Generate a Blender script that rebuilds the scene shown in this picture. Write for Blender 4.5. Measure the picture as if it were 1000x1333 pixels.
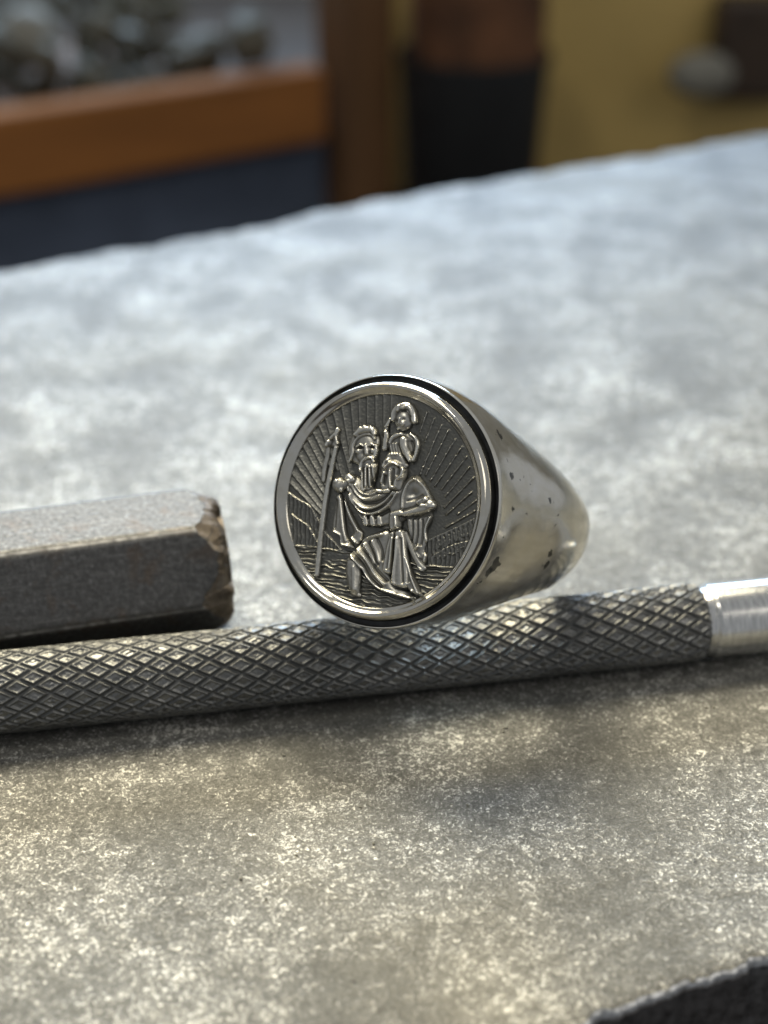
import bpy, bmesh, math, random
import numpy as np
from mathutils import Vector, Matrix

MM = 0.001
random.seed(7)
rng = np.random.default_rng(7)
sc = bpy.context.scene
for o in list(bpy.data.objects):
    bpy.data.objects.remove(o)
COL = sc.collection

# ------------------------------------------------------------------ camera
CAM_H = 76.9
cam_d = bpy.data.cameras.new('camera')
cam = bpy.data.objects.new('camera', cam_d)
COL.objects.link(cam)
cam.location = (0, 0, CAM_H * MM)
cam.rotation_euler = (math.radians(60), 0, 0)
cam_d.sensor_fit = 'VERTICAL'
cam_d.sensor_height = 24
cam_d.lens = 12 / math.tan(math.radians(20))
cam_d.clip_start = 0.005
cam_d.clip_end = 20
cam_d.dof.use_dof = True
cam_d.dof.focus_distance = 0.1125
cam_d.dof.aperture_fstop = 12.8
sc.camera = cam

# ------------------------------------------------------------------ world + lamps (an indoor workshop: window behind, lamp overhead)
w = bpy.data.worlds.new('World')
sc.world = w
w.use_nodes = True
bg = w.node_tree.nodes['Background']
bg.inputs[0].default_value = (0.93, 0.96, 1.0, 1)
bg.inputs[1].default_value = 0.28


def area(name, loc, target, sx, sy, power, col):
    d = bpy.data.lights.new(name, 'AREA')
    d.shape = 'RECTANGLE'
    d.size, d.size_y = sx * MM, sy * MM
    d.energy = power
    d.color = col
    o = bpy.data.objects.new(name, d)
    COL.objects.link(o)
    o.location = Vector(loc) * MM
    o.rotation_euler = (Vector(target) - Vector(loc)).to_track_quat('-Z', 'Y').to_euler()
    return o


area('window_light', (-120, 1380, 520), (0, 130, 0), 1100, 420, 17.0, (0.56, 0.75, 1.0))
lamp = area('bench_lamp', (-55, 285, 320), (0, 42, 0), 250, 170, 0.47, (1.0, 0.89, 0.64))
lamp.data.spread = math.radians(78)          # a shaded lamp
area('relief_fill', (-300, -60, 820), (0, 100, 0), 160, 160, 1.15, (1.0, 0.95, 0.84))  # added fill from above so the relief picks up highlights
area('room_light', (620, -250, 620), (0, 100, 0), 500, 350, 1.0, (1.0, 0.93, 0.82))

sc.view_settings.view_transform = 'Standard'
sc.view_settings.look = 'None'
sc.view_settings.exposure = 0.18
sc.view_settings.gamma = 1
sc.view_settings.use_curve_mapping = False
sc.render.engine = 'CYCLES'
sc.cycles.use_denoising = True
sc.cycles.max_bounces = 8
sc.cycles.sample_clamp_indirect = 6.0


# ------------------------------------------------------------------ helpers
def tag(o, label=None, cat=None, group=None, kind=None):
    if label: o['label'] = label
    if cat: o['category'] = cat
    if group: o['group'] = group
    if kind: o['kind'] = kind
    return o


def empty(name, loc_mm, rot=None):
    o = bpy.data.objects.new(name, None)
    o.empty_display_size = 0.002
    COL.objects.link(o)
    m = Matrix.Translation(Vector(loc_mm) * MM)
    if rot is not None:
        m = m @ rot.to_4x4()
    o.matrix_world = m
    return o


def mesh_obj(name, verts, faces, mat, parent=None, smooth=True, sharp=None, attrs=None):
    me = bpy.data.meshes.new(name)
    v = np.asarray(verts, dtype=np.float64) * MM
    me.from_pydata(v.tolist() if len(v) < 20000 else v, [], faces if isinstance(faces, list) else faces.tolist())
    me.validate()
    if smooth:
        me.polygons.foreach_set('use_smooth', np.ones(len(me.polygons), dtype=bool))
    if attrs:
        for k, a in attrs.items():
            at = me.attributes.new(k, 'FLOAT', 'POINT')
            at.data.foreach_set('value', np.asarray(a, dtype=np.float32))
    me.update()
    if sharp is not None:
        me.set_sharp_from_angle(angle=math.radians(sharp))
    me.materials.append(mat)
    o = bpy.data.objects.new(name, me)
    COL.objects.link(o)
    if parent is not None:
        o.parent = parent
    return o


def grid_faces(nu, nv, wrap_v=False, flip=False):
    i, j = np.meshgrid(np.arange(nu - 1), np.arange(nv if wrap_v else nv - 1), indexing='ij')
    j2 = (j + 1) % nv
    f = np.stack([i * nv + j, (i + 1) * nv + j, (i + 1) * nv + j2, i * nv + j2], -1).reshape(-1, 4)
    return f[:, ::-1] if flip else f


def box_verts(x0, x1, y0, y1, z0, z1):
    return [(x, y, z) for x in (x0, x1) for y in (y0, y1) for z in (z0, z1)]


BOXF = [(0, 1, 3, 2), (4, 6, 7, 5), (0, 4, 5, 1), (2, 3, 7, 6), (0, 2, 6, 4), (1, 5, 7, 3)]


def box(name, b, mat, parent=None, bevel=1.0):
    bm = bmesh.new()
    vs = [bm.verts.new(Vector(v) * MM) for v in box_verts(*b)]
    for f in BOXF:
        bm.faces.new([vs[i] for i in f])
    bmesh.ops.recalc_face_normals(bm, faces=bm.faces)
    if bevel:
        bmesh.ops.bevel(bm, geom=list(bm.edges), offset=bevel * MM, segments=2, affect='EDGES', profile=0.5)
    me = bpy.data.meshes.new(name)
    bm.to_mesh(me)
    bm.free()
    me.materials.append(mat)
    o = bpy.data.objects.new(name, me)
    COL.objects.link(o)
    if parent is not None:
        o.parent = parent
    return o


def lathe(name, prof, seg, mat, parent=None, sharp=50, axis='z'):
    t = np.linspace(0, 2 * np.pi, seg, endpoint=False)
    p = np.asarray(prof, float)
    r, z = p[:, 0][:, None], p[:, 1][:, None]
    x, y, zz = r * np.cos(t), r * np.sin(t), z + 0 * t
    v = np.stack([x, y, zz], -1) if axis == 'z' else np.stack([zz, x, y], -1)
    return mesh_obj(name, v.reshape(-1, 3), grid_faces(len(p), seg, True, flip=True).tolist(), mat, parent, True, sharp)


def vnoise(x, y, seed=0):
    """smooth value noise, arrays in, about -1..1 out"""
    r = np.random.default_rng(seed)
    T = r.uniform(-1, 1, (64, 64))
    xi, yi = np.floor(x).astype(int), np.floor(y).astype(int)
    fx, fy = x - xi, y - yi
    fx, fy = fx * fx * (3 - 2 * fx), fy * fy * (3 - 2 * fy)
    a, b = T[xi % 64, yi % 64], T[(xi + 1) % 64, yi % 64]
    c, d = T[xi % 64, (yi + 1) % 64], T[(xi + 1) % 64, (yi + 1) % 64]
    return (a * (1 - fx) + b * fx) * (1 - fy) + (c * (1 - fx) + d * fx) * fy


# ------------------------------------------------------------------ materials
class NT:
    def __init__(s, name):
        s.m = bpy.data.materials.new(name)
        s.m.use_nodes = True
        s.t = s.m.node_tree
        s.n = s.t.nodes
        s.b = s.n['Principled BSDF']
        s.tc = s.n.new('ShaderNodeTexCoord')
        mp = s.n.new('ShaderNodeMapping')          # object coordinates in millimetres
        mp.inputs['Scale'].default_value = (1000, 1000, 1000)
        s.l(s.tc.outputs['Object'], mp.inputs[0])
        s.co = mp.outputs[0]

    def l(s, a, b): s.t.links.new(a, b)

    def noise(s, scale, detail=3, rough=0.5, dist=0.0, co=None, stretch=None):
        n = s.n.new('ShaderNodeTexNoise')
        n.inputs['Scale'].default_value = scale
        n.inputs['Detail'].default_value = detail
        n.inputs['Roughness'].default_value = rough
        n.inputs['Distortion'].default_value = dist
        c = co or s.co
        if stretch:
            mp = s.n.new('ShaderNodeMapping')
            mp.inputs['Scale'].default_value = stretch
            s.l(c, mp.inputs[0])
            c = mp.outputs[0]
        s.l(c, n.inputs['Vector'])
        return n.outputs['Fac']

    def ramp(s, fac, stops):
        r = s.n.new('ShaderNodeValToRGB')
        e = r.color_ramp.elements
        while len(e) < len(stops): e.new(0.5)
        for el, (p, c) in zip(e, stops):
            el.position = p
            el.color = (*c, 1) if not isinstance(c, (int, float)) else (c, c, c, 1)
        s.l(fac, r.inputs[0])
        return r.outputs[0]

    def mix(s, fac, a, b, mode='MIX'):
        m = s.n.new('ShaderNodeMix')
        m.data_type = 'RGBA'
        m.blend_type = mode
        for sock, v in ((m.inputs['Factor'], fac), (m.inputs['A'], a), (m.inputs['B'], b)):
            s.setv(sock, v)
        return m.outputs['Result']

    def setv(s, sock, v):
        if isinstance(v, bpy.types.NodeSocket): s.l(v, sock)
        elif isinstance(v, (int, float)):
            if sock.type == 'RGBA': sock.default_value = (v, v, v, 1)
            else: sock.default_value = v
        else: sock.default_value = (*v, 1) if sock.type == 'RGBA' else v

    def math(s, op, a, b=0.0):
        m = s.n.new('ShaderNodeMath')
        m.operation = op
        s.setv(m.inputs[0], a)
        s.setv(m.inputs[1], b)
        return m.outputs[0]

    def attr(s, name):
        a = s.n.new('ShaderNodeAttribute')
        a.attribute_name = name
        return a.outputs['Fac']

    def bump(s, h, dist, strength=1.0, normal=None):
        b = s.n.new('ShaderNodeBump')
        b.inputs['Distance'].default_value = dist * MM
        b.inputs['Strength'].default_value = strength
        s.l(h, b.inputs['Height'])
        if normal is not None: s.l(normal, b.inputs['Normal'])
        return b.outputs[0]

    def out(s, color=None, metal=None, rough=None, normal=None, **kw):
        for k, v in (('Base Color', color), ('Metallic', metal), ('Roughness', rough), ('Normal', normal)):
            if v is not None: s.setv(s.b.inputs[k], v)
        for k, v in kw.items(): s.setv(s.b.inputs[k.replace('_', ' ')], v)
        return s.m


def mat_block():
    s = NT('worn_steel_block')
    fine = s.noise(3.4, 4, 0.72, 0.9)
    fleck = s.noise(1.7, 3, 0.6, 1.6)
    mid = s.noise(0.6, 4, 0.6)
    cloud = s.noise(0.085, 4, 0.6, 0.3)
    big = s.noise(0.022, 3, 0.5)
    spk = s.math('ADD', s.math('MULTIPLY', fine, 0.5), s.math('MULTIPLY', fleck, 0.32))
    spk = s.math('ADD', spk, s.math('MULTIPLY', mid, 0.18))
    spk = s.math('ADD', spk, s.math('MULTIPLY', s.math('SUBTRACT', cloud, 0.5), 0.21))
    c = s.ramp(spk, [(0.36, (0.07, 0.069, 0.061)), (0.48, (0.135, 0.133, 0.122)), (0.545, (0.22, 0.217, 0.20)), (0.60, (0.68, 0.67, 0.62))])
    c = s.mix(s.ramp(cloud, [(0.34, 0.35), (0.50, 0.0)]), c, (0.10, 0.098, 0.088))
    c = s.mix(s.ramp(big, [(0.5, 0.0), (0.68, 0.35)]), c, (0.20, 0.185, 0.14))
    pit = s.ramp(s.noise(1.15, 2, 0.5, 0.4), [(0.70, 0.0), (0.76, 0.75)])
    c = s.mix(pit, c, (0.05, 0.048, 0.042))
    scr = s.noise(1.2, 2, 0.5, 0.2, stretch=(0.06, 2.2, 1))
    c = s.mix(s.ramp(scr, [(0.66, 0.0), (0.72, 0.28)]), c, (0.10, 0.098, 0.09))
    r = s.ramp(spk, [(0.36, 0.62), (0.62, 0.40)])
    h = s.math('ADD', fine, s.math('ADD', fleck, s.math('MULTIPLY', mid, 0.6)))
    nrm = s.bump(h, 0.10, 0.8)
    nrm = s.bump(cloud, 1.1, 0.5, nrm)
    return s.out(c, 0.35, r, nrm)


def mat_silver(name, dirty=True, rough=0.16, spots=(), tone=1.0):
    s = NT(name)
    n1 = s.noise(0.42, 4, 0.6, 0.6)
    n2 = s.noise(1.5, 4, 0.62)
    c = s.ramp(n1, [(0.28, (0.80 * tone, 0.76 * tone, 0.65 * tone)), (0.5, (0.88 * tone, 0.85 * tone, 0.76 * tone)), (0.68, (0.92 * tone, 0.90 * tone, 0.84 * tone))])
    rr = s.ramp(n2, [(0.35, rough + 0.06), (0.62, rough - 0.03)])
    if dirty:
        f = s.ramp(s.noise(1.1, 2, 0.5, 1.2), [(0.70, 0.0), (0.735, 1.0)])
        c = s.mix(s.math('MULTIPLY', f, 0.8), c, (0.05, 0.052, 0.055))
        warp = s.noise(1.3, 3, 0.6)
        for (x, y, z, sx, sy, sz) in spots:
            v = s.n.new('ShaderNodeVectorMath'); v.operation = 'SUBTRACT'
            s.l(s.co, v.inputs[0]); v.inputs[1].default_value = (x, y, z)
            v2 = s.n.new('ShaderNodeVectorMath'); v2.operation = 'DIVIDE'
            s.l(v.outputs[0], v2.inputs[0]); v2.inputs[1].default_value = (sx, sy, sz)
            ln = s.n.new('ShaderNodeVectorMath'); ln.operation = 'LENGTH'
            s.l(v2.outputs[0], ln.inputs[0])
            d = s.math('ADD', ln.outputs['Value'], s.math('MULTIPLY', s.math('SUBTRACT', warp, 0.5), 3.6))
            m = s.ramp(d, [(0.62, 1.0), (0.86, 0.0)])
            c = s.mix(s.math('MULTIPLY', m, 0.85), c, (0.05, 0.055, 0.06))
    scr = s.noise(2.4, 3, 0.6, 0.0, stretch=(0.25, 3.0, 0.25))
    h = s.math('ADD', s.noise(0.16, 2, 0.5), s.math('ADD', s.math('MULTIPLY', n2, 0.03), s.math('MULTIPLY', scr, 0.02)))
    nrm = s.bump(h, 0.30, 0.5)
    return s.out(c, 1.0, rr, nrm)


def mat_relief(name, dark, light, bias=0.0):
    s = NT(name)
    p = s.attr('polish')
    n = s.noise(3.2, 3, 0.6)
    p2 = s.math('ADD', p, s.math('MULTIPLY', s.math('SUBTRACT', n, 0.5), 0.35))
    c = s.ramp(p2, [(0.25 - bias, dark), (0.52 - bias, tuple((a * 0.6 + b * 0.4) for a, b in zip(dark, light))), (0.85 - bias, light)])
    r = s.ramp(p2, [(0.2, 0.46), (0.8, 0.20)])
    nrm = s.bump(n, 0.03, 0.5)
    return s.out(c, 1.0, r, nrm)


def mat_plain(name, color, metal=0.0, rough=0.5, var=0.25, scale=0.05, stretch=None, bump=0.0):
    s = NT(name)
    n = s.noise(scale, 4, 0.6, 0.3, stretch=stretch)
    d = tuple(c * (1 - var) for c in color)
    l = tuple(min(1, c * (1 + var)) for c in color)
    c = s.ramp(n, [(0.32, d), (0.68, l)])
    nrm = s.bump(n, bump, 0.6) if bump else None
    return s.out(c, metal, rough, nrm)


def mat_knurl():
    s = NT('knurled_dark_steel')
    p = s.attr('polish')
    n = s.noise(1.6, 4, 0.65)
    big = s.noise(0.12, 2, 0.5)
    p2 = s.math('ADD', p, s.math('MULTIPLY', s.math('SUBTRACT', n, 0.5), 0.55))
    p2 = s.math('ADD', p2, s.math('MULTIPLY', s.math('SUBTRACT', big, 0.5), 0.3))
    c = s.ramp(p2, [(0.10, (0.09, 0.093, 0.093)), (0.5, (0.16, 0.163, 0.16)), (0.9, (0.40, 0.398, 0.385))])
    r = s.ramp(p2, [(0.2, 0.55), (0.85, 0.26)])
    return s.out(c, 0.95, r, s.bump(n, 0.02, 0.5))


def mat_hex():
    s = NT('blackened_hex_steel')
    worn = s.attr('worn')
    n = s.noise(2.2, 4, 0.7)
    n2 = s.noise(0.35, 4, 0.6, 0.5)
    c = s.ramp(n, [(0.4, (0.085, 0.085, 0.085)), (0.6, (0.13, 0.13, 0.13)), (0.72, (0.21, 0.21, 0.21))])
    rust = s.ramp(n2, [(0.35, (0.085, 0.068, 0.052)), (0.55, (0.17, 0.14, 0.11)), (0.7, (0.27, 0.245, 0.22))])
    grind = s.noise(1.4, 3, 0.6, 0.0, stretch=(0.12, 1.5, 1.5))
    c = s.mix(s.ramp(grind, [(0.58, 0.0), (0.72, 0.5)]), c, (0.20, 0.198, 0.195))
    stain = s.math('MULTIPLY', s.ramp(n2, [(0.55, 0.0), (0.72, 0.55)]), 1.0)
    c = s.mix(stain, c, (0.12, 0.085, 0.06))
    c = s.mix(worn, c, rust)
    edge = s.attr('edge')
    c = s.mix(edge, c, (0.55, 0.55, 0.55))  # highlight painted into the colour along the hex corners
    r = s.ramp(n, [(0.35, 0.62), (0.7, 0.48)])
    return s.out(c, 0.75, r, s.bump(n, 0.05, 0.55))


M_block = mat_block()
M_side = mat_plain('black_scale_steel', (0.075, 0.076, 0.08), 0.5, 0.45, 0.6, 0.9, None, 0.2)
M_edge_glint = mat_plain('edge_glint_steel', (0.42, 0.43, 0.44), 0.9, 0.33, 0.5, 1.6, None, 0.1)  # lighter colour paints the glint of light along the block's edge
M_ring = mat_silver('stained_silver', True, 0.15, spots=[
    (10.48, -4.03, -1.98, 0.9, 0.85, 0.75), (10.2, -4.7, -1.6, 0.9, 0.5, 0.6), (11.2, 0.9, -2.3, 0.42, 0.4, 0.4), (10.6, 3.8, -2.3, 0.4, 0.36, 0.36),
    (8.8, 7.1, -2.5, 0.6, 0.36, 0.6), (12.3, 2.2, -8.1, 0.36, 0.4, 0.3), (12.5, -2.3, -9.3, 0.5, 0.6, 0.36), (12.4, -3.6, -9.6, 0.4, 0.7, 0.3)])
M_rim = mat_silver('polished_silver', False, 0.12, tone=0.72)
M_groove = mat_plain('black_oxide', (0.035, 0.037, 0.037), 0.6, 0.32, 0.4, 1.0)
M_plate = mat_relief('oxidised_plate', (0.15, 0.15, 0.137), (0.66, 0.64, 0.57), -0.06)
M_fig = mat_relief('oxidised_figure', (0.20, 0.197, 0.18), (0.86, 0.84, 0.76), 0.05)
M_knurl = mat_knurl()
M_shaft = mat_plain('polished_steel', (0.70, 0.70, 0.68), 1.0, 0.2, 0.2, 2.2, (2.5, 0.35, 0.35), 0.02)
M_hex = mat_hex()

# ------------------------------------------------------------------ setting: shelf under everything and wall behind
M_floor = mat_plain('dark_bench_wood', (0.06, 0.045, 0.035), 0, 0.6, 0.3, 0.02, (0.2, 1, 1))
M_wall = mat_plain('dull_plaster', (0.55, 0.52, 0.45), 0, 0.8, 0.15, 0.01)
tag(mesh_obj('bench_floor', [(-1500, -900, -160), (1500, -900, -160), (1500, 1400, -160), (-1500, 1400, -160)], [(0, 1, 2, 3)], M_floor, smooth=False), kind='structure')
tag(mesh_obj('wall', [(-1500, 1395, -160), (1500, 1395, -160), (1500, 1395, 300), (-1500, 1395, 300)], [(0, 3, 2, 1)], M_wall, smooth=False), kind='structure')

# ------------------------------------------------------------------ steel block
def build_block():
    # outline, anticlockwise from above, dense where the front edge shows
    def seg(a, b, step):
        n = max(2, int(math.dist(a, b) / step))
        return [(a[0] + (b[0] - a[0]) * i / n, a[1] + (b[1] - a[1]) * i / n) for i in range(n)]
    fr = [(-175, -25), (-60, 33), (-22, 50.5), (6, 61.2), (20, 67.2), (32, 71.6), (60, 79.5), (205, 118)]
    pts = []
    for a, b in zip(fr[:-1], fr[1:]):
        near = -30 < a[0] < 60
        pts += seg(a, b, 0.22 if near else 3)
    far = [(205, 118), (250, 385), (79, 289.3), (32, 262), (0, 245), (-32, 223.5), (-60, 208), (-190, 140), (-175, -25)]
    for a, b in zip(far[:-1], far[1:]):
        pts += seg(a, b, 1.2)
    p = np.array(pts)
    for _ in range(14):                                   # round the corners of the outline
        p = 0.5 * p + 0.25 * (np.roll(p, 1, 0) + np.roll(p, -1, 0))
    tg = np.roll(p, -1, 0) - np.roll(p, 1, 0)
    tg /= np.linalg.norm(tg, axis=1)[:, None]
    nout = np.stack([tg[:, 1], -tg[:, 0]], -1)
    L = np.cumsum(np.linalg.norm(p - np.roll(p, 1, 0), axis=1))
    wob = 0.35 * vnoise(L / 6, L * 0, 3) + 0.16 * vnoise(L / 1.3, L * 0 + 4, 4) + 0.10 * vnoise(L / 0.45, L * 0 + 9, 5)
    chip = np.clip(vnoise(L / 2.1, L * 0 + 17, 8) - 0.35, 0, 1) * 0.8
    farside = np.clip((p[:, 1] - 130) / 60, 0, 1)
    wob = wob * (1 + 2.2 * farside)
    rings = [(-1.9, 0.0), (-0.9, -0.03), (-0.4, -0.14), (-0.12, -0.36), (0.0, -0.75), (0.05, -1.7), (0.05, -12), (0.05, -160)]
    V = []
    for k, (off, z) in enumerate(rings):
        a = 1.0 if 0 < k < 6 else (0.25 if k == 0 else 0.4)
        q = p + nout * (off + wob * a - chip * (0.9 if 1 <= k <= 4 else 0.2))[:, None]
        jig = 0.10 * vnoise(L / 0.6, L * 0 + 3.3 * k, 30 + k) if 1 <= k <= 5 else 0
        V.append(np.column_stack([q, np.full(len(q), z) + jig * (0.4 if k == 1 else 1)]))
    n = len(p)
    V = np.concatenate(V)
    F = grid_faces(len(rings), n, True, flip=True).tolist()
    F.append(list(range(n)))
    F.append(list(range((len(rings) - 1) * n, len(rings) * n))[::-1])
    o = mesh_obj('steel_block', V, F, M_block, None, True, 60)
    # make sure that normals face out
    bm = bmesh.new(); bm.from_mesh(o.data)
    bmesh.ops.recalc_face_normals(bm, faces=bm.faces)
    bm.to_mesh(o.data); bm.free()
    o.data.materials.append(M_side)
    o.data.materials.append(M_edge_glint)
    for f in o.data.polygons:
        if len(f.vertices) > 4: f.use_smooth = False
        if f.center.z < -0.9 * MM: f.material_index = 1
        elif f.center.z < -0.2 * MM: f.material_index = 2  # edge strip with the painted glint
    return tag(o, 'worn grey mottled steel block with chipped edge carrying the ring and both tools', 'block')


build_block()

# ------------------------------------------------------------------ knurled scriber
def build_scriber():
    yaw = math.atan2(108.6 - 96.8, 35.7 + 32.9)
    R = 3.56
    root = empty('knurled_scriber', (0, 101.9, R), Matrix.Rotation(yaw, 3, 'Z'))
    tag(root, 'knurled steel scriber with smooth polished shaft lying under the ring', 'scriber')
    x0, x1 = -62.0, 29.6
    nx, nt = 1500, 300
    xs = np.concatenate([np.linspace(x0, -40, 60, endpoint=False), np.linspace(-40, x1, nx)])
    th = np.linspace(0, 2 * np.pi, nt, endpoint=False)
    Xg, T = np.meshgrid(xs, th, indexing='ij')
    N, P = 15, 2.65
    wx = 0.045 * vnoise(Xg / 3, T * 2, 11)
    ph1 = N * T / (2 * np.pi) + Xg / P + wx
    ph2 = N * T / (2 * np.pi) - Xg / P + 0.31 - wx + 0.03 * vnoise(Xg / 9, T * 0, 12)
    e1 = np.abs(ph1 - np.floor(ph1) - 0.5)          # 0 in the groove, 0.5 at the crest
    e2 = np.abs(ph2 - np.floor(ph2) - 0.5)
    id1, id2 = np.floor(ph1 + 0.5 - 0.5), np.floor(ph2)
    hsh = np.modf(np.abs(np.sin(id1 * 12.9898 + id2 * 78.233) * 43758.5453))[0]
    e = np.minimum(e1, e2)
    sm = lambda a, b, x: (lambda q: q * q * (3 - 2 * q))(np.clip((x - a) / (b - a), 0, 1))
    wall = sm(0.03, 0.15, e)
    rimh = np.exp(-((e - 0.185) / 0.05) ** 2)
    dish = sm(0.20, 0.275, e)
    worn = 0.75 + 0.25 * sm(-40, 5, Xg)
    h = -0.21 * (1 - wall) * worn + 0.045 * rimh * (0.6 + 0.8 * hsh) - 0.17 * dish * (0.35 + 0.9 * hsh) * worn
    h += (0.03 * vnoise(Xg * 1.3, T * 5, 13) + 0.006 * vnoise(Xg * 9, T * 31, 14)) * wall
    endt = sm(0, 1.2, (x1 - Xg))
    h = h * (0.35 + 0.65 * endt) - 0.55 * (1 - sm(0, 0.7, x1 - Xg)) + 0.03 * (1 - endt)
    r = R + h
    V = np.stack([Xg, r * np.cos(T), r * np.sin(T)], -1).reshape(-1, 3)
    pol = np.clip(0.2 + 0.2 * wall + 0.16 * rimh * (0.3 + 0.7 * hsh) + 0.12 * dish, 0, 1).reshape(-1)
    F = grid_faces(len(xs), nt, True).tolist()
    F.append(list(range(nt)))
    mesh_obj('grip', V, F, M_knurl, root, True, None, {'polish': pol})
    sh = lathe('shaft', [(0.01, x1 - 2), (3.0, x1 - 2), (3.1, x1 - 0.3), (3.18, x1 + 0.15), (3.2, x1 + 0.4), (3.4, x1 + 0.6), (3.43, x1 + 0.8), (3.43, 60), (3.40, 72), (1.6, 95), (0.2, 110), (0.01, 110)], 160, M_shaft, root, 40, 'x')
    return root


build_scriber()

# ------------------------------------------------------------------ hexagonal punch
def build_punch():
    AF = 12.7
    yaw = math.atan2(108.0 - 103.8, 33.3 - 17.5)
    root = empty('hex_punch', (-17.9, 112.1, 6.55), Matrix.Rotation(yaw, 3, 'Z') @ Matrix.Rotation(math.radians(-3), 3, 'X').inverted())
    tag(root, 'dark hexagonal steel punch with chipped brown chamfered end left of the ring', 'punch')
    L = 2.9
    xs = np.concatenate([np.linspace(-70, -24, 24, endpoint=False), np.linspace(-24, -3, 110, endpoint=False), np.linspace(-3, L, 130)])
    nt = 360
    th = np.linspace(0, 2 * np.pi, nt, endpoint=False)
    Xg, T = np.meshgrid(xs, th, indexing='ij')
    # flats at 90, 30, -30 ... degrees measured from +y in the y-z plane
    k = (T + np.pi / 6) % (np.pi / 3) - np.pi / 6 + 0
    a = ((T - np.pi / 2 + np.pi / 6) % (np.pi / 3)) - np.pi / 6      # angle from the nearest flat normal
    hexr = (AF / 2) / np.cos(a)
    p = 26.0                                                       # soften the corners slightly
    soft = AF / 2 * 1.1547 - 0.2
    base = -np.log(np.exp(-p * hexr) + np.exp(-p * (soft + 0 * hexr))) / p
    cn = 0.22 * vnoise(T * 5, Xg * 0.3, 21) + 0.06 * vnoise(T * 13, Xg * 0.7, 22)
    step = np.floor(vnoise(T * 6.2, Xg * 0.25, 23) * 3) / 3 * 0.36
    xx = Xg - 0.15 - cn * 1.2 - step * 1.7
    rl = np.where(xx < 0, 7.8, np.interp(xx, [0, 0.01, 0.7, 1.5, 2.2, 2.6, 2.9], [7.6, 7.05, 6.7, 6.38, 6.05, 5.6, 4.9]))
    rl = rl + 0.06 * vnoise(T * 10, Xg * 1.1, 24) * (xx > 0)
    r = np.minimum(base, rl)
    r += 0.012 * vnoise(T * 40, Xg * 2.4, 25)
    worn = np.clip((base - rl) / 0.10, 0, 1)
    corner_glint = np.exp(-((np.abs(a) - np.pi / 6) / 0.020) ** 2) * (1 - worn) * np.clip(0.55 + 0.45 * vnoise(Xg * 2.2, T * 3, 26), 0, 1)  # mask of the painted corner highlight
    V = np.stack([Xg, r * np.cos(T), r * np.sin(T)], -1).reshape(-1, 3)
    F = grid_faces(len(xs), nt, True).tolist()
    nl = (len(xs) - 1) * nt
    F.append(list(range(nt)))
    F.append(list(range(nl, nl + nt))[::-1])
    mesh_obj('bar', V, F, M_hex, root, True, 35, {'worn': worn.reshape(-1), 'edge': 1.0 * corner_glint.reshape(-1)})
    return root


build_punch()

# ------------------------------------------------------------------ signet ring: local x = right, y = up the finger, z = out of the face
RN = Vector((-0.45621111, -0.73326463, 0.50417695)).normalized()
RR = Vector((0.87733887, -0.46538232, 0.11702905))
RR = (RR - RN * RR.dot(RN)).normalized()
RA = RN.cross(RR)
ring_rot = Matrix((RR, RA, RN)).transposed()
RING = empty('signet_ring', (-0.141, 99.98, CAM_H - 56.67), ring_rot * 0.942)
tag(RING, 'silver signet ring with round saint medallion resting on the knurled scriber', 'ring')
RC, RO, RI, HZ = 14.0, 13.4, 10.6, 11.09


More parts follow.
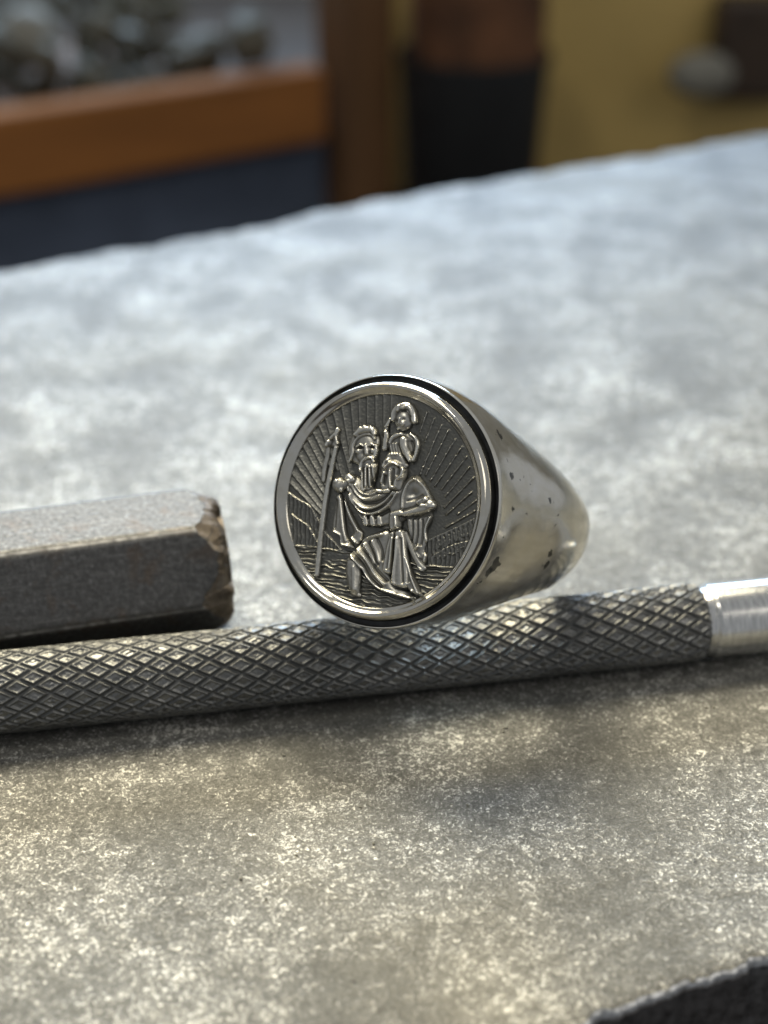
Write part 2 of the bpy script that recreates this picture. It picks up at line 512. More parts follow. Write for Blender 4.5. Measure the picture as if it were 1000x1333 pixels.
def build_band():
    nt = 240
    t = np.linspace(0, 2 * np.pi, nt, endpoint=False)
    ct, st = np.cos(t), np.sin(t)
    secs = [(10.86, 10.86, 2, -0.6), (10.86, 10.86, 2, -0.12), (10.89, 10.89, 2, 0.0), (10.94, 10.94, 2, 0.06), (11.0, 11.0, 2, 0.05), (11.05, 11.05, 2, -0.02), (HZ, HZ, 2, -0.15)]
    prog = list(np.linspace(0.5, RC, 44)) + [RC + RO * math.sin(x) for x in np.linspace(0.04, math.radians(89.3), 46)]
    us, fine = [0, .1, .2, .4, .6, .8, 1], np.linspace(0, 1, 201)

    def curve(v):                                    # half heights along the ring, smoothed
        c = np.convolve(np.pad(np.interp(fine, us, v), 15, mode='reflect', reflect_type='odd'), np.ones(31) / 31, 'valid')
        return lambda u: float(np.interp(u, fine, c))
    up, dn = curve([11.09, 11.4, 11.0, 9.2, 7.0, 5.2, 4.4]), curve([11.09, 11.2, 10.9, 9.9, 8.5, 7.0, 6.2])
    for s_ in prog:
        q = min(1, s_ / RC)
        if s_ <= RC:
            X = HZ + (RO - HZ) * (q * q * (3 - 2 * q))
        else:
            X = math.sqrt(max(0.0, RO * RO - (s_ - RC) ** 2))
        u = s_ / (RC + RO)
        secs.append((X, np.where(st > 0, up(u), dn(u)), 2 + 0.25 * u, -s_))
    V = []
    for X, A, e, z in secs:
        V.append(np.column_stack([X * np.sign(ct) * np.abs(ct) ** (2 / e), A * np.sign(st) * np.abs(st) ** (2 / e), np.full(nt, z)]))
    V = np.concatenate(V)
    F = grid_faces(len(secs), nt, True).tolist()
    nl = (len(secs) - 1) * nt
    F.append(list(range(nt)))
    F.append(list(range(nl, nl + nt))[::-1])
    o = mesh_obj('band', V, F, M_ring, None, True)
    bm = bmesh.new(); bm.from_mesh(o.data); bmesh.ops.recalc_face_normals(bm, faces=bm.faces); bm.to_mesh(o.data); bm.free()
    # finger hole
    cyl = mesh_obj('hole', *(lambda: (
        np.concatenate([np.column_stack([RI * np.cos(np.linspace(0, 2 * np.pi, 160, endpoint=False)), np.full(160, y), -RC + RI * np.sin(np.linspace(0, 2 * np.pi, 160, endpoint=False))]) for y in (-20, 20)]),
        grid_faces(2, 160, True).tolist() + [list(range(160))[::-1], list(range(160, 320))]))(), M_ring)
    bm = bmesh.new(); bm.from_mesh(cyl.data); bmesh.ops.recalc_face_normals(bm, faces=bm.faces); bm.to_mesh(cyl.data); bm.free()
    md = o.modifiers.new('b', 'BOOLEAN')
    md.operation, md.solver, md.object = 'DIFFERENCE', 'EXACT', cyl
    dg = bpy.context.evaluated_depsgraph_get()
    dg.update()
    me = bpy.data.meshes.new_from_object(o.evaluated_get(dg))
    o.modifiers.clear()
    o.data = me
    me.polygons.foreach_set('use_smooth', np.ones(len(me.polygons), dtype=bool))
    me.set_sharp_from_angle(angle=math.radians(38))
    bpy.data.objects.remove(cyl)
    me.name = 'band'
    o.parent = RING
    return o


build_band()
MED = lathe('medallion', [(10.40, 0.38), (10.44, 0.26), (10.42, -0.55), (10.92, -0.57)], 200, M_groove, RING, 40)
tag(MED, 'round oxidised medallion set in black groove')
RIMZ = [(9.16, 0.35), (9.18, 0.58), (9.25, 0.70), (9.36, 0.78), (9.50, 0.84), (9.62, 0.92), (9.72, 1.02), (9.82, 1.09), (9.93, 1.11), (10.04, 1.08), (10.14, 0.99), (10.23, 0.85), (10.31, 0.68), (10.38, 0.48), (10.42, 0.3)]
lathe('rim', RIMZ, 240, M_rim, MED, 60)

# ---------------- relief, drawn in a tracing grid (px of the tracing; PXMM mm each) mapped onto the medallion plane
FR = 9.22
ZB = 0.46
NG = 480
PXMM = 0.0245
gu = np.linspace(-FR, FR, NG)
Ugrid, Vgrid = np.meshgrid(gu, gu, indexing='ij')
# tracing -> plane: x' = x/2.857 - 160.9 ; y' = y/2.857 - 181.2 ; (x',y') = u*(13.28,1.93) + v*(2.07,-14.98)
GX = (13.28 * Ugrid + 2.07 * Vgrid + 160.93) * 2.857
GY = (1.93 * Ugrid - 14.98 * Vgrid + 181.17) * 2.857


def dist_poly(pts, rad=None):
    """distance to a polyline, and the radius interpolated along it"""
    best = np.full(GX.shape, 1e9)
    rr = np.zeros(GX.shape)
    rad = rad if rad is not None else [1] * len(pts)
    if isinstance(rad, (int, float)): rad = [rad] * len(pts)
    for (a, b, ra, rb) in zip(pts[:-1], pts[1:], rad[:-1], rad[1:]):
        dx, dy = b[0] - a[0], b[1] - a[1]
        L2 = dx * dx + dy * dy + 1e-9
        t = np.clip(((GX - a[0]) * dx + (GY - a[1]) * dy) / L2, 0, 1)
        d = np.hypot(GX - a[0] - t * dx, GY - a[1] - t * dy)
        m = d < best
        best = np.where(m, d, best)
        rr = np.where(m, ra + (rb - ra) * t, rr)
    return best, rr


def spline(pts, n=8):
    p = [pts[0]] + list(pts) + [pts[-1]]
    out = []
    for i in range(1, len(p) - 2):
        p0, p1, p2, p3 = (np.array(q, float) for q in p[i - 1:i + 3])
        for k in range(n):
            t = k / n
            out.append(tuple(0.5 * (2 * p1 + (p2 - p0) * t + (2 * p0 - 5 * p1 + 4 * p2 - p3) * t * t + (3 * p1 - p0 - 3 * p2 + p3) * t ** 3)))
    out.append(tuple(pts[-1]))
    return out


def inside(pts):
    r = np.zeros(GX.shape, bool)
    n = len(pts)
    for i in range(n):
        (x1, y1), (x2, y2) = pts[i], pts[(i + 1) % n]
        if y1 == y2: continue
        c = ((y1 > GY) != (y2 > GY)) & (GX < (x2 - x1) * (GY - y1) / (y2 - y1) + x1)
        r ^= c
    return r


class Layer:
    def __init__(s):
        s.h = np.full(GX.shape, -1.0)

    def stroke(s, pts, rad, H, base=0.0, sp=True):
        n0 = len(pts)
        if sp and n0 > 2:
            if not isinstance(rad, (int, float)):
                rad = np.interp(np.linspace(0, n0 - 1, (n0 - 1) * 8 + 1), range(n0), rad).tolist()
            pts = spline(pts)
        if len(pts) == 1: pts = [pts[0], (pts[0][0] + 0.01, pts[0][1])]; rad = [rad, rad] if isinstance(rad, (int, float)) else [rad[0]] * 2
        d, r = dist_poly(pts, rad)
        q = np.clip(1 - (d / np.maximum(r, .01)) ** 2, 0, 1)
        v = np.where(d < r, base + H * np.sqrt(q), -1)
        s.h = np.maximum(s.h, v)

    def ell(s, cx, cy, rx, ry, H, base=0.0, rot=0.0):
        c, sn = math.cos(math.radians(rot)), math.sin(math.radians(rot))
        dx, dy = GX - cx, GY - cy
        q = ((dx * c + dy * sn) / rx) ** 2 + ((-dx * sn + dy * c) / ry) ** 2
        s.h = np.maximum(s.h, np.where(q < 1, base + H * np.sqrt(np.clip(1 - q, 0, 1)), -1))

    def poly(s, pts, H, edge, base=0.0):
        pp = spline(list(pts) + [pts[0]], 5)[:-1]
        ins = inside(pp)
        d, _ = dist_poly(pp + [pp[0]])
        q = np.clip(d / edge, 0, 1)
        s.h = np.maximum(s.h, np.where(ins, base + H * np.sqrt(1 - (1 - q) ** 2), -1))

    def fold(s, pts, wd, amp, clip=None):
        """a ridge (amp > 0) or a groove (amp < 0) added on what is there"""
        pts = spline(pts) if len(pts) > 2 else pts
        d, _ = dist_poly(pts)
        g = amp * np.exp(-(d / wd) ** 2)
        s.h = np.where(s.h > 0, s.h + g, s.h)

    def dent(s, cx, cy, rx, ry, amp):
        q = ((GX - cx) / rx) ** 2 + ((GY - cy) / ry) ** 2
        s.h = np.where(s.h > 0, s.h + amp * np.exp(-q), s.h)


def z2(p): return [(85.7 + .457 * x, 85.7 + .457 * y) for x, y in p]
def z3(p): return [(428.6 + .457 * x, 85.7 + .457 * y) for x, y in p]
def z4(p): return [(142.9 + .4 * x, 485.7 + .4 * y) for x, y in p]
def z5(p): return [(428.6 + .457 * x, 485.7 + .457 * y) for x, y in p]
def z6(p): return [(285.7 + .4 * x, 457.1 + .4 * y) for x, y in p]     # (430,630) 7.14x
def z7(p): return [(200 + .2857 * x, 142.9 + .2857 * y) for x, y in p]  # (400,520) 10x
def z8(p): return [(457.1 + .2857 * x, 142.9 + .2857 * y) for x, y in p]  # (490,520) 10x


# --- the ground of the medal: rays, hills, water
G = Layer()
G.h[:] = 0.0
plate = np.zeros(GX.shape)
LR = [((905, 120), (905, 420)), ((845, 120), (850, 420)), ((780, 120), (785, 420)), ((710, 120), (715, 420)), ((640, 130), (655, 420)), ((575, 150), (610, 480)),
      ((500, 180), (565, 520)), ((430, 230), (585, 760)), ((365, 275), (520, 800)), ((310, 325), (470, 700)), ((262, 385), (420, 700)), ((215, 440), (355, 700)),
      ((172, 490), (370, 830)), ((135, 565), (360, 900)), ((108, 635), (360, 975)), ((82, 725), (350, 1040)), ((60, 795), (335, 1070))]
for a, b in LR:                                   # stepped rays: a ridge with one steep and one long side
    (ax, ay), (bx, by) = z2([a, b])
    dx, dy = bx - ax, by - ay
    L = math.hypot(dx, dy)
    t = ((GX - ax) * dx + (GY - ay) * dy) / L
    sd = ((GX - ax) * dy - (GY - ay) * dx) / L
    wdt = np.clip(1 - 0.35 * t / L, 0.4, 1)
    on = (t > -20) & (t < L)
    prof = np.where(sd > 0, np.clip(1 - sd / (24 * wdt), 0, 1) ** 1.3, np.exp(-(sd / 3.2) ** 2))
    plate = np.maximum(plate, np.where(on, 6.5 * prof, 0))
RRY = [((445, 235), (390, 390)), ((500, 290), (430, 470)), ((555, 345), (395, 735)), ((612, 385), (440, 740)), ((665, 460), (475, 790)), ((718, 520), (512, 830)),
       ((755, 600), (565, 855)), ((775, 685), (595, 910)), ((810, 765), (590, 1000)), ((795, 880), (600, 1060)), ((850, 930), (690, 1055)), ((845, 1015), (600, 1160)), ((840, 1085), (640, 1190))]
brk = vnoise(GX / 9, GY / 9, 41)
for a, b in RRY:
    d, _ = dist_poly(z3([a, b]))
    plate = np.maximum(plate, (6.2 + 3.0 * brk) * np.exp(-(d / 3.3) ** 2))


def ridge_hill(pts, floor_y, H):
    """land below a ridge line, brightest along the ridge"""
    pp = spline(pts)
    xs = np.array([q[0] for q in pp]); ys = np.array([q[1] for q in pp])
    o = np.argsort(xs); yl = np.interp(GX, xs[o], ys[o], left=1e4, right=1e4)
    dy = GY - yl
    hatch = 2.2 * np.sin(GX / 2.6 + 1.5 * vnoise(GX / 20, GY / 20, 43)) * np.clip(dy / 12, 0, 1)
    return np.where((dy > 0) & (GY < floor_y), H * (0.45 + 0.55 * np.exp(-dy / 14)) + hatch, 0)


hill = ridge_hill([(100, 480), (119, 492), (154, 515), (195, 538), (222, 579), (240, 610), (262, 648)], 694, 11)
hill = np.maximum(hill, ridge_hill([(125, 568), (143, 582), (167, 598), (191, 614), (219, 658), (235, 690)], 694, 14))
hill = np.maximum(hill, ridge_hill([(250, 632), (263, 646), (323, 706), (330, 712)], 706, 9))
hillr = ridge_hill(z5([(440, 400), (480, 380), (600, 322), (700, 275), (840, 200), (880, 170)]), 760, 8)
hillr = np.maximum(hillr, ridge_hill(z5([(490, 530), (510, 510), (600, 450), (700, 410), (860, 370)]), 762, 10))
for i in range(16):                                # bushes scratched on the right bank
    x = 530 + i * 19; y = 415 - (x - 500) * 0.5 + random.uniform(-6, 10)
    d, _ = dist_poly(z5([(x, y), (x + random.uniform(-6, 14), y + random.uniform(40, 75)), (x + random.uniform(5, 30), y + random.uniform(20, 50))]))
    hillr = np.maximum(hillr, np.where(hillr > 0, 6.5 * np.exp(-(d / 4.5) ** 2), 0))
for i in range(12):
    x = 530 + i * 21; y = 505 - (x - 500) * 0.36 + random.uniform(-4, 12)
    d, _ = dist_poly(z5([(x, y), (x + random.uniform(-14, 4), y + random.uniform(25, 60)), (x + random.uniform(6, 26), y + random.uniform(18, 40))]))
    hillr = np.maximum(hillr, np.where(hillr > 0, 8 * np.exp(-(d / 4.5) ** 2), 0))
plate = np.where(hill > 0, hill, plate)
plate = np.where((hillr > 0) & (GX > 560), hillr, plate)
wl = np.interp(GX, [150, 219, 323, 371, 500, 625, 744], [691, 696, 710, 714, 735, 755, 762])
below = GY - wl
wv = np.sin(2 * np.pi * (below + 5 * vnoise(GX / 26, GY / 22, 44) + 2.2 * np.sin(GX / 13 + GY / 17)) / 15.5)
brkw = np.clip(0.55 + 0.9 * vnoise(GX / 34 + 7, GY / 9, 45), 0, 1.2)
wat = 4.2 + 5.6 * brkw * np.clip(wv, -0.6, 1) + 5.0 * np.exp(-(below / 3.0) ** 2)
plate = np.where(below > -3, wat, plate)
plate += 0.5 * vnoise(GX / 5, GY / 5, 46)

# --- staff with its sprouting tip
S = Layer()
S.stroke([(296, 318), (275, 420), (257, 520), (243, 638), (237, 710), (229, 800)], [8, 9, 9, 10, 10, 9], 13, 7, sp=True)
S.stroke(z7([(225, 590), (215, 720), (175, 900), (165, 1050)]), [8, 9, 9, 7], 9, 5)
S.poly(z7([(205, 600), (215, 520), (270, 440), (340, 400), (385, 430), (375, 520), (360, 640), (290, 610)]), 17, 14, 2)
S.stroke(z7([(365, 370), (345, 440)]), 8.5, 12, 14)
S.stroke(z7([(330, 440), (280, 490)]), 8, 13, 14)
S.stroke(z7([(240, 530), (215, 580)]), 8, 12, 13)
S.stroke(z7([(350, 470), (365, 560)]), 5, 8, 18)
S.fold(z7([(300, 520), (270, 590)]), 4, -7)

# --- the bearded man
B = Layer()
# hanging sleeves
B.poly([(297, 500), (321, 498), (337, 612), (347, 660), (371, 698), (323, 690), (317, 656), (287, 634), (292, 560)], 17, 16)
B.fold([(302, 520), (297, 620)], 6, -8); B.fold([(318, 510), (331, 620), (343, 668)], 6, 7)
B.fold([(289, 636), (318, 652), (322, 684), (350, 690)], 5, 9)
B.poly([(328, 500), (351, 552), (385, 616), (402, 642), (385, 686), (359, 664), (367, 634), (341, 578)], 16, 14)
B.fold([(336, 520), (360, 580), (388, 632)], 6, 7); B.fold([(364, 640), (362, 660), (383, 680)], 4, 8)
# torso under the cloak
B.poly([(336, 430), (360, 418), (385, 430), (440, 470), (520, 470), (560, 440), (600, 425), (632, 470), (600, 540), (560, 590), (500, 625), (420, 615), (395, 590), (362, 545), (344, 500)], 21, 30)
B.stroke([(352, 432), (362, 440)], 15, 13, 18)
for pts, wd, am in [([(352, 448), (372, 486), (402, 512), (440, 512), (470, 500)], 6.5, 10), ([(346, 470), (366, 515), (402, 545), (445, 548), (492, 524), (520, 488)], 6.5, 11),
                    ([(356, 500), (380, 548), (420, 570), (465, 562), (505, 535), (535, 490)], 6, 11), ([(378, 462), (400, 490), (432, 498), (458, 488)], 5, 8),
                    ([(360, 470), (385, 506), (420, 528), (470, 520), (505, 494)], 5, -9), ([(352, 490), (380, 535), (420, 558), (470, 546), (515, 506)], 5, -9), ([(366, 540), (400, 574), (450, 580), (500, 556)], 7, -12)]:
    B.fold(pts, wd, am)
for x in (415, 441, 468):                          # belt
    B.stroke([(x, 582), (x + 3, 606)], [9, 11], 12, 17)
B.fold([(404, 618), (450, 622), (496, 612)], 5, -9)
# right arm, akimbo
B.poly([(553, 500), (566, 450), (590, 428), (618, 440), (648, 490), (664, 530), (655, 566), (620, 580), (560, 580), (540, 560)], 19, 20)
B.dent(592, 494, 19, 18, -11); B.fold([(572, 520), (600, 512), (625, 500)], 5, -5)
B.fold([(553, 545), (556, 500), (575, 455), (598, 440)], 5, 9)
B.fold([(596, 436), (632, 470), (660, 525)], 6, 7)
B.stroke([(652, 536), (622, 552), (560, 568)], [20, 19, 13], 19, 15)
B.stroke([(615, 528), (640, 516)], 11, 12, 24)
B.stroke([(625, 540), (645, 540)], 9, 10, 26)
B.fold([(560, 556), (605, 540), (628, 520)], 5, -6)
# cloak behind the arm
B.poly([(560, 575), (600, 582), (652, 566), (655, 592), (636, 632), (640, 668), (630, 700), (642, 722), (632, 752), (612, 735), (594, 700), (578, 660), (565, 620)], 14, 16)
B.fold([(652, 580), (634, 630), (640, 668)], 5, 10); B.fold([(642, 690), (632, 740)], 5, 9); B.fold(z5([(395, 440), (370, 480), (400, 530)]), 5, 10)
for x in (585, 603, 622): B.fold([(x, 590), (x + 2, 640), (x - 4, 680)], 5, -8)
B.stroke([(560, 640), (585, 700), (606, 740), (625, 765)], [9, 10, 11, 12], 10, 8); B.fold(z5([(380, 600), (430, 640), (410, 660)]), 4, 8)
# skirt over the bent leg
B.poly([(488, 626), (430, 648), (372, 702), (343, 742), (343, 778), (398, 776), (430, 826), (480, 858), (545, 876), (618, 888), (570, 850), (525, 830), (505, 780), (512, 650)], 22, 24)
for pts, wd, am in [([(478, 644), (430, 656), (400, 668)], 7, 11), ([(363, 722), (400, 760), (425, 802), (470, 845), (540, 868), (600, 882)], 6.5, 12),
                    ([(388, 700), (425, 742), (455, 790), (490, 828)], 6.5, 11), ([(415, 682), (440, 720), (452, 752)], 6, 10), ([(446, 672), (462, 710), (470, 745)], 6, 9),
                    ([(374, 712), (412, 752), (440, 800), (480, 838)], 4.5, -10), ([(402, 690), (436, 730), (462, 775), (500, 815)], 4.5, -10), ([(432, 676), (454, 716), (466, 760)], 4.5, -9), ([(462, 664), (478, 700), (484, 740)], 5, -9), ([(350, 742), (378, 738), (402, 770)], 5, 8)]:
    B.fold(pts, wd, am)
B.stroke([(371, 758), (371, 800), (375, 858)], [29, 30, 20], 24, 6)
B.dent(372, 884, 30, 18, -16); B.dent(350, 870, 12, 20, -10)
B.fold([(379, 770), (382, 850)], 7, 5)
B.stroke([(374, 862), (392, 872)], [15, 8], 10, 6)
# sash with its long tails
B.stroke([(520, 572), (548, 566)], 12, 12, 22)
B.poly([(503, 574), (540, 566), (546, 622), (508, 632)], 29, 15, 4); B.fold([(534, 585), (536, 615)], 5, 8)
B.poly([(509, 636), (529, 636), (522, 720), (518, 790), (483, 780), (492, 710)], 28, 12, 3); B.fold([(515, 650), (503, 770)], 4.5, -6); B.fold([(520, 660), (511, 770)], 4, 6)
B.poly([(527, 630), (560, 630), (573, 714), (584, 800), (574, 842), (518, 832), (514, 806), (526, 720)], 31, 13, 3); B.fold([(540, 660), (530, 800), (532, 826)], 6, 8); B.fold([(552, 660), (562, 820)], 5, -8)
B.poly([(560, 640), (574, 714), (590, 780), (626, 868), (582, 850), (574, 800)], 23, 10, 2); B.fold([(572, 730), (590, 800), (612, 856)], 4, 7); B.fold(z5([(330, 740), (330, 790), (360, 800)]), 4, 8)
# fist on the staff
B.stroke([(310, 470), (348, 452)], [18, 16], 16, 5)
B.ell(310, 460, 25, 30, 26, 5); B.ell(306, 448, 11, 10, 8, 25, -30); B.ell(322, 478, 8, 10, 8, 20)
# head: hood, hair, face, beard
B.poly(z7([(540, 800), (500, 700), (520, 560), (570, 430), (640, 360), (740, 320), (840, 345), (900, 440), (915, 600), (880, 760), (800, 900), (640, 850)]), 17, 14, 3)
B.ell(*z7([(745, 640)])[0], 40, 58, 13, 18)
B.stroke(z7([(620, 450), (690, 405), (760, 390), (835, 395), (870, 450)]), [9, 14, 15, 14, 8], 14, 22)
for a, b in (((640, 450), (690, 370)), ((725, 410), (740, 355)), ((800, 405), (825, 365))):
    B.stroke(z7([a, b]), [9, 8], 4, 30)
B.stroke(z7([(545, 810), (585, 700), (590, 590), (650, 500), (740, 455), (830, 460), (870, 510)]), [4, 6, 6, 6, 6, 6, 5], 9, 22)
B.stroke(z7([(885, 600), (885, 680), (860, 750)]), 6, 9, 20)
B.dent(*z7([(680, 620)])[0], 12, 6, -14); B.dent(*z7([(835, 612)])[0], 10, 6, -14)
B.stroke(z7([(640, 610), (690, 585), (740, 610)]), 4, 6, 27); B.stroke(z7([(795, 600), (840, 580), (870, 600)]), 4, 5, 26)
B.stroke(z7([(765, 590), (775, 660), (780, 700)]), [5, 7, 9], 10, 27)
B.ell(*z7([(665, 675)])[0], 11, 10, 7, 26); B.ell(*z7([(845, 670)])[0], 8, 10, 6, 26)
B.dent(*z7([(720, 690)])[0], 7, 16, -7); B.dent(*z7([(815, 700)])[0], 5, 12, -6)
B.poly(z7([(690, 760), (870, 760), (900, 880), (860, 1080), (820, 1180), (720, 1190), (690, 1040)]), 26, 16, 4)
B.stroke(z7([(700, 930), (705, 860), (735, 800), (790, 765), (850, 765), (870, 810)]), [6, 7, 7, 7, 7, 6], 11, 27)
B.ell(*z7([(780, 865)])[0], 9, 9, 7, 27)
for a, b in (((715, 920), (725, 1180)), ((770, 900), (772, 1130)), ((820, 880), (830, 1140)), ((855, 860), (870, 1060))):
    B.fold(z7([a, b]), 4, 7)
for a, b in (((745, 900), (748, 1150)), ((795, 900), (800, 1150)), ((842, 900), (850, 1100))):
    B.fold(z7([a, b]), 3.5, -9)
B.stroke(z7([(715, 1130), (735, 1180)]), 6, 7, 26); B.ell(*z7([(770, 1110)])[0], 6, 8, 6, 27)

# --- the child on his shoulder
K = Layer()
K.poly(z8([(60, 860), (110, 780), (200, 770), (290, 800), (370, 890), (380, 970), (350, 1080), (320, 1200), (180, 1215), (50, 1190), (35, 1000)]), 24, 18, 4)
K.poly(z8([(135, 680), (310, 690), (380, 800), (360, 900), (90, 890), (80, 790)]), 19, 16, 4)
for pts, wd, am in [(z8([(85, 870), (110, 810), (150, 790)]), 6, 10), (z8([(125, 900), (180, 840), (240, 830), (290, 860)]), 6.5, 12), (z8([(185, 930), (185, 1060), (200, 1150)]), 5, 9),
                    (z8([(355, 910), (330, 1000), (270, 1060), (250, 1140)]), 5.5, 10), (z8([(110, 960), (70, 1080)]), 5, 8), (z8([(225, 920), (218, 1030), (228, 1140)]), 5, -8), (z8([(120, 1000), (110, 1100)]), 5, -10), (z8([(290, 900), (280, 980)]), 5, -8)]:
    K.fold(pts, wd, am)
K.stroke(z8([(190, 1140), (230, 1150)]), 7, 9, 26)
K.stroke([(462, 484), (474, 486)], 9, 14, 18); K.stroke([(488, 486), (502, 484)], 9, 14, 18)
K.poly(z8([(150, 480), (230, 440), (340, 430), (440, 460), (500, 540), (510, 640), (480, 720), (450, 850), (400, 800), (330, 770), (240, 740), (150, 700), (130, 600)]), 13, 16, 4)
K.stroke(z8([(165, 560), (200, 500), (250, 470), (310, 455)]), [7, 10, 10, 8], 13, 13)
K.stroke(z8([(425, 455), (485, 510), (510, 590), (495, 690), (462, 800)]), [6, 7, 7, 6, 5], 11, 12)
K.stroke(z8([(345, 535), (350, 610), (392, 710), (432, 800)]), [17, 16, 14, 9], 22, 14)
for x in (170, 205, 240): K.fold(z8([(x, 580), (x + 8, 640), (x + 30, 720)]), 3.5, 6)
K.fold(z8([(285, 580), (320, 690), (390, 810)]), 4, -8); K.fold(z8([(440, 560), (465, 650), (455, 720)]), 5, -9)
K.stroke(z8([(160, 250), (120, 320), (100, 350)]), [5, 7, 6], 11, 10)
K.stroke(z8([(100, 420), (110, 450), (100, 520), (95, 600), (85, 640)]), [9, 9, 10, 11, 9], 15, 8)
K.stroke(z8([(105, 350), (95, 430)]), 6, 9, 8)
K.ell(*z8([(320, 270)])[0], 33, 42, 24, 6)
K.stroke(z8([(205, 270), (220, 180), (290, 105), (390, 105), (450, 190), (478, 300)]), [7, 12, 15, 16, 13, 8], 12, 20)
K.stroke(z8([(285, 95), (275, 150)]), 5, 5, 30); K.stroke(z8([(330, 120), (395, 100)]), 5, 5, 30); K.fold(z8([(320, 150), (400, 150), (440, 240)]), 3.5, -6)
K.ell(*z8([(335, 320)])[0], 8, 9, 4, 28); K.stroke(z8([(298, 255), (288, 315)]), 4, 4, 28); K.dent(*z8([(255, 280)])[0], 6, 5, -5); K.dent(*z8([(350, 265)])[0], 6, 5, -5)
K.stroke(z8([(265, 385), (320, 365)]), 4, 3, 21)

# --- meshes
inr = np.hypot(Ugrid, Vgrid) < FR
inf_ = np.hypot(Ugrid, Vgrid) < FR - 0.2
LAY = [('plate', None, plate, M_plate)]
comp = plate.copy()
for nm, L_ in (('staff', S), ('man_figure', B), ('child_figure', K)):
    comp = np.where(L_.h > 0, np.maximum(comp, L_.h), comp)


def blur(a, n):
    for ax in (0, 1):
        k = np.ones(2 * n + 1) / (2 * n + 1)
        a = np.apply_along_axis(lambda m: np.convolve(np.pad(m, n, mode='edge'), k, mode='valid'), ax, a)
    return a


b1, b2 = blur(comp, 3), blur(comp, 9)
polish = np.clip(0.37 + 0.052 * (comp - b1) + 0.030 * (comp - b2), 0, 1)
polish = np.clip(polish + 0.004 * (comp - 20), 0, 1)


def soften(h):
    """round the hard creases of one piece, inside its own outline"""
    m = (h > 0).astype(float)
    a, c = np.where(h > 0, h, 0.0), m
    return np.where(h > 0, blur(a, 1) / np.maximum(blur(c, 1), 1e-6), h)


for L_ in (S, B, K):
    L_.h = soften(L_.h)


def sheet(name, mask, hpx, sink, mat, parent):
    """one raised piece of the relief: the cells of the grid that it covers, its edge sunk into the plate"""
    if sink:
        grow = mask.copy()
        for dx in (-1, 0, 1):
            for dy in (-1, 0, 1):
                grow |= np.roll(np.roll(mask, dx, 0), dy, 1)
        z = np.where(mask, hpx, -8.0)
        m = grow & inr
    else:
        z, m = hpx, mask
    idx = -np.ones(m.shape, int)
    idx[m] = np.arange(m.sum())
    V = np.column_stack([Ugrid[m], Vgrid[m], ZB + z[m] * PXMM])
    a, b, c, d = idx[:-1, :-1], idx[1:, :-1], idx[1:, 1:], idx[:-1, 1:]
    ok = (a >= 0) & (b >= 0) & (c >= 0) & (d >= 0)
    F = np.stack([a[ok], b[ok], c[ok], d[ok]], -1)
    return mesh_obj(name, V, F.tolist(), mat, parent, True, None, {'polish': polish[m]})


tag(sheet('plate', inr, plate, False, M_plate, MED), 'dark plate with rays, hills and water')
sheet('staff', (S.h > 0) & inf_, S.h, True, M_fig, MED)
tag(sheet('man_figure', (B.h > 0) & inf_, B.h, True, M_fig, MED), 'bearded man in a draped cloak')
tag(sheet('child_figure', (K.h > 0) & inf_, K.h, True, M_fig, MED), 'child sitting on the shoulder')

# ------------------------------------------------------------------ the workshop behind, out of focus
M_orange = mat_plain('orange_stained_wood', (0.30, 0.115, 0.026), 0, 0.9, 0.25, 0.05, (0.15, 1, 1))
M_brown = mat_plain('brown_wood', (0.15, 0.075, 0.03), 0, 0.55, 0.3, 0.05, (1, 1, 0.15))
M_blue = mat_plain('blue_grey_cloth', (0.095, 0.12, 0.17), 0, 0.85, 0.2, 0.03)
M_black = mat_plain('black_rubber', (0.012, 0.013, 0.014), 0, 0.6, 0.3, 0.05)
M_leather = mat_plain('brown_leather', (0.12, 0.05, 0.02), 0, 0.7, 0.6, 0.035)
M_ochre = mat_plain('ochre_painted_board', (0.60, 0.43, 0.15), 0, 0.5, 0.12, 0.012)
M_scrap = mat_plain('dull_scrap_metal', (0.135, 0.13, 0.10), 0.1, 0.7, 0.45, 0.05)
M_pale = mat_plain('pale_metal', (0.26, 0.25, 0.21), 0.2, 0.7, 0.1, 0.05)
M_dkbrown = mat_plain('dark_brown_wood', (0.05, 0.032, 0.02), 0, 0.5, 0.3, 0.05)

# bench with a rail, a tray behind it and a post at its end
byaw = math.atan2(120, 127)
bench = empty('wooden_bench', (-25, 680, -160), Matrix.Rotation(math.radians(33.5), 3, 'Z'))
tag(bench, 'orange brown wooden bench with rail, post and blue grey panel in the background', 'bench')
box('rail', (-420, -6, -6, 12, 54, 88), M_orange, bench, 2)
box('post', (2, 30, -10, 18, 0, 240), M_brown, bench, 2)
box('tray_floor', (-420, -6, 12, 260, 52, 58), M_brown, bench, 1)
box('panel', (-420, 3, 10, 14, 0, 55), M_blue, bench, 0.5)
# scrap heap lying in the tray
bm = bmesh.new()
for i in range(420):
    lx, ly = random.uniform(-400, -20), random.uniform(22, 240)
    sz = random.uniform(5, 16)
    mt = Matrix.Translation((Vector((lx, ly, 58 + random.uniform(0.3, 1.0) * sz + random.uniform(0, 45))) * MM)) @ Matrix.Rotation(random.uniform(0, 6), 4, Vector((random.random(), random.random(), random.random() + .1)).normalized()) @ Matrix.Diagonal((sz * MM, sz * random.uniform(.4, 1) * MM, sz * random.uniform(.3, .9) * MM, 1))
    bmesh.ops.create_icosphere(bm, subdivisions=1, radius=1, matrix=mt)
bm.transform(bench.matrix_world)
me = bpy.data.meshes.new('scrap_metal')
bm.to_mesh(me); bm.free()
me.materials.append(M_scrap)
sp = bpy.data.objects.new('scrap_metal', me)
COL.objects.link(sp)
tag(sp, 'blurred heap of dull grey metal scraps in the bench tray', 'scrap', kind='stuff')
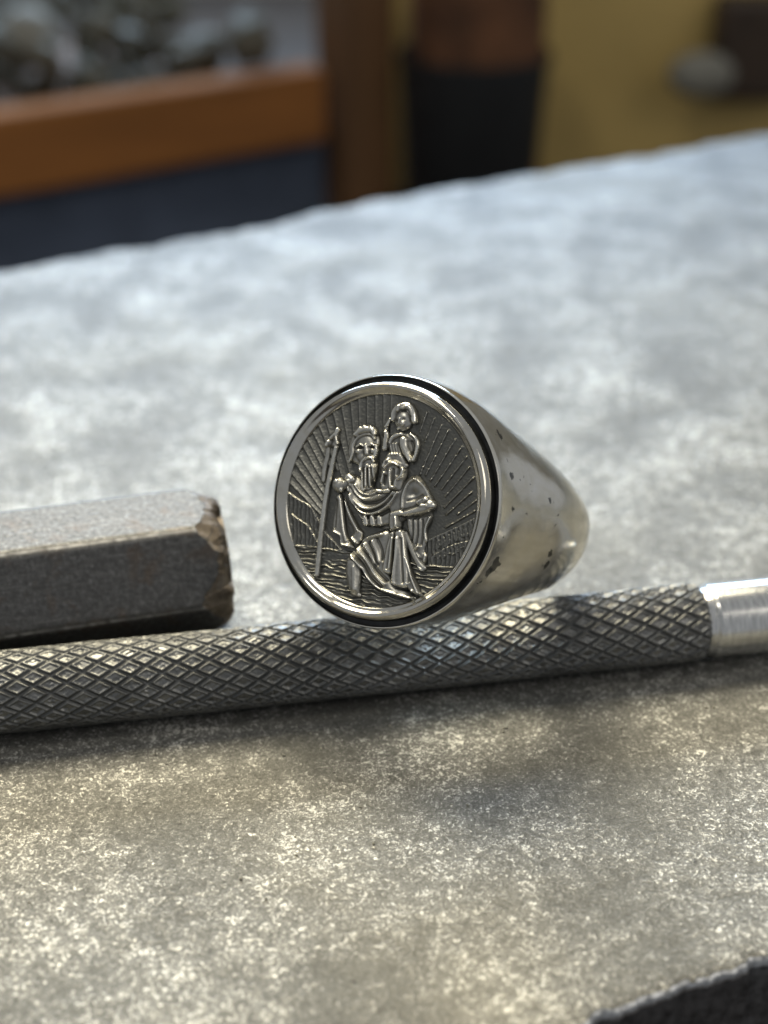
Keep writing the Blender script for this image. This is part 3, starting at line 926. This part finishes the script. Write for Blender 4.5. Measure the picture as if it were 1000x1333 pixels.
bl = lathe('metal_ball', [(0.01 + 14 * math.sin(a), -14 * math.cos(a)) for a in np.linspace(0.02, 3.12, 24)], 40, M_pale)
bl.matrix_world = Matrix.Translation(Vector((-160, 655, -55)) * MM)
tag(bl, 'pale round metal ball at the far left of the blurred scrap heap', 'ball')

# pot with leather offcuts
pot = lathe('black_pot', [(0.01, 0), (29, 0), (31, 3), (36, 92), (37, 92), (37, 88), (35, 88), (32, 20), (0.01, 18)], 64, M_black)
pot.matrix_world = Matrix.Translation(Vector((43, 690, -160)) * MM)
tag(pot, 'black tapered pot standing in front of the ochre cabinet', 'pot')
bm = bmesh.new()
lr = bpy.data.objects.new('leather_roll', None)
V, F = [], []
nn = 150
for k in range(nn):
    a = k / nn * 5.2 * 2 * math.pi
    r_ = 5 + 27 * k / nn
    for (dr, z) in ((0, -80), (0, 40 + 6 * math.sin(a * 0.7)), (2.5, 40 + 6 * math.sin(a * 0.7)), (2.5, -80)):
        V.append(((r_ + dr) * math.cos(a), (r_ + dr) * math.sin(a), z + (20 if z < 0 else 0)))
for k in range(nn - 1):
    for q in range(4):
        F.append((4 * k + q, 4 * k + (q + 1) % 4, 4 * k + 4 + (q + 1) % 4, 4 * k + 4 + q))
F.append((3, 2, 1, 0)); F.append((4 * nn - 4, 4 * nn - 3, 4 * nn - 2, 4 * nn - 1))
bpy.data.objects.remove(lr); bm.free()
lo = mesh_obj('leather_roll', V, F, M_leather, None, True, 40)
lo.matrix_world = Matrix.Translation(Vector((43, 690, -80)) * MM)
tag(lo, 'rolled brown leather standing in the black pot', 'leather')

# ochre cabinet with a dark bracket and pale knob
cab = empty('ochre_cabinet', (300, 760, -160))
tag(cab, 'ochre yellow painted cabinet behind the steel block on the right', 'cabinet')
box('front_board', (-330, -72, 0, 18, 0, 250), M_ochre, cab, 2)
box('side_board', (-330, -312, 19, 300, 0, 250), M_ochre, cab, 2)
box('bracket', (-131, -86, -22, -1, 56, 108), M_dkbrown, cab, 4)
kb = lathe('knob', [(0.01, -17), (5, -16.6), (9, -14.5), (11.5, -10), (11.5, -6), (9, -3), (4, -1.5), (3, 3), (0.01, 3)], 40, M_pale, cab)
kb.rotation_euler = (math.radians(-90), 0, 0)
kb.scale = (1.45, 1, 1)
kb.location = Vector((-139, -22, 72)) * MM

# a few loose filings on the block
bm = bmesh.new()
for i in range(46):
    x = random.uniform(-30, 34); t = random.random()
    y = 101.9 + x * 0.172 - random.uniform(4.2, 8.5) if t < 0.75 else random.uniform(72, 96)
    s_ = random.uniform(0.06, 0.14)
    bmesh.ops.create_icosphere(bm, subdivisions=1, radius=1, matrix=Matrix.Translation(Vector((x, y, s_ * 0.6)) * MM) @ Matrix.Rotation(random.uniform(0, 3), 4, 'Z') @ Matrix.Diagonal((s_ * random.uniform(1, 2) * MM, s_ * MM, s_ * MM, 1)))
me = bpy.data.meshes.new('metal_filings')
bm.to_mesh(me); bm.free()
me.materials.append(M_pale)
fl = bpy.data.objects.new('metal_filings', me)
COL.objects.link(fl)
tag(fl, 'tiny metal filings scattered on the block in front of the scriber', 'filings', kind='stuff')
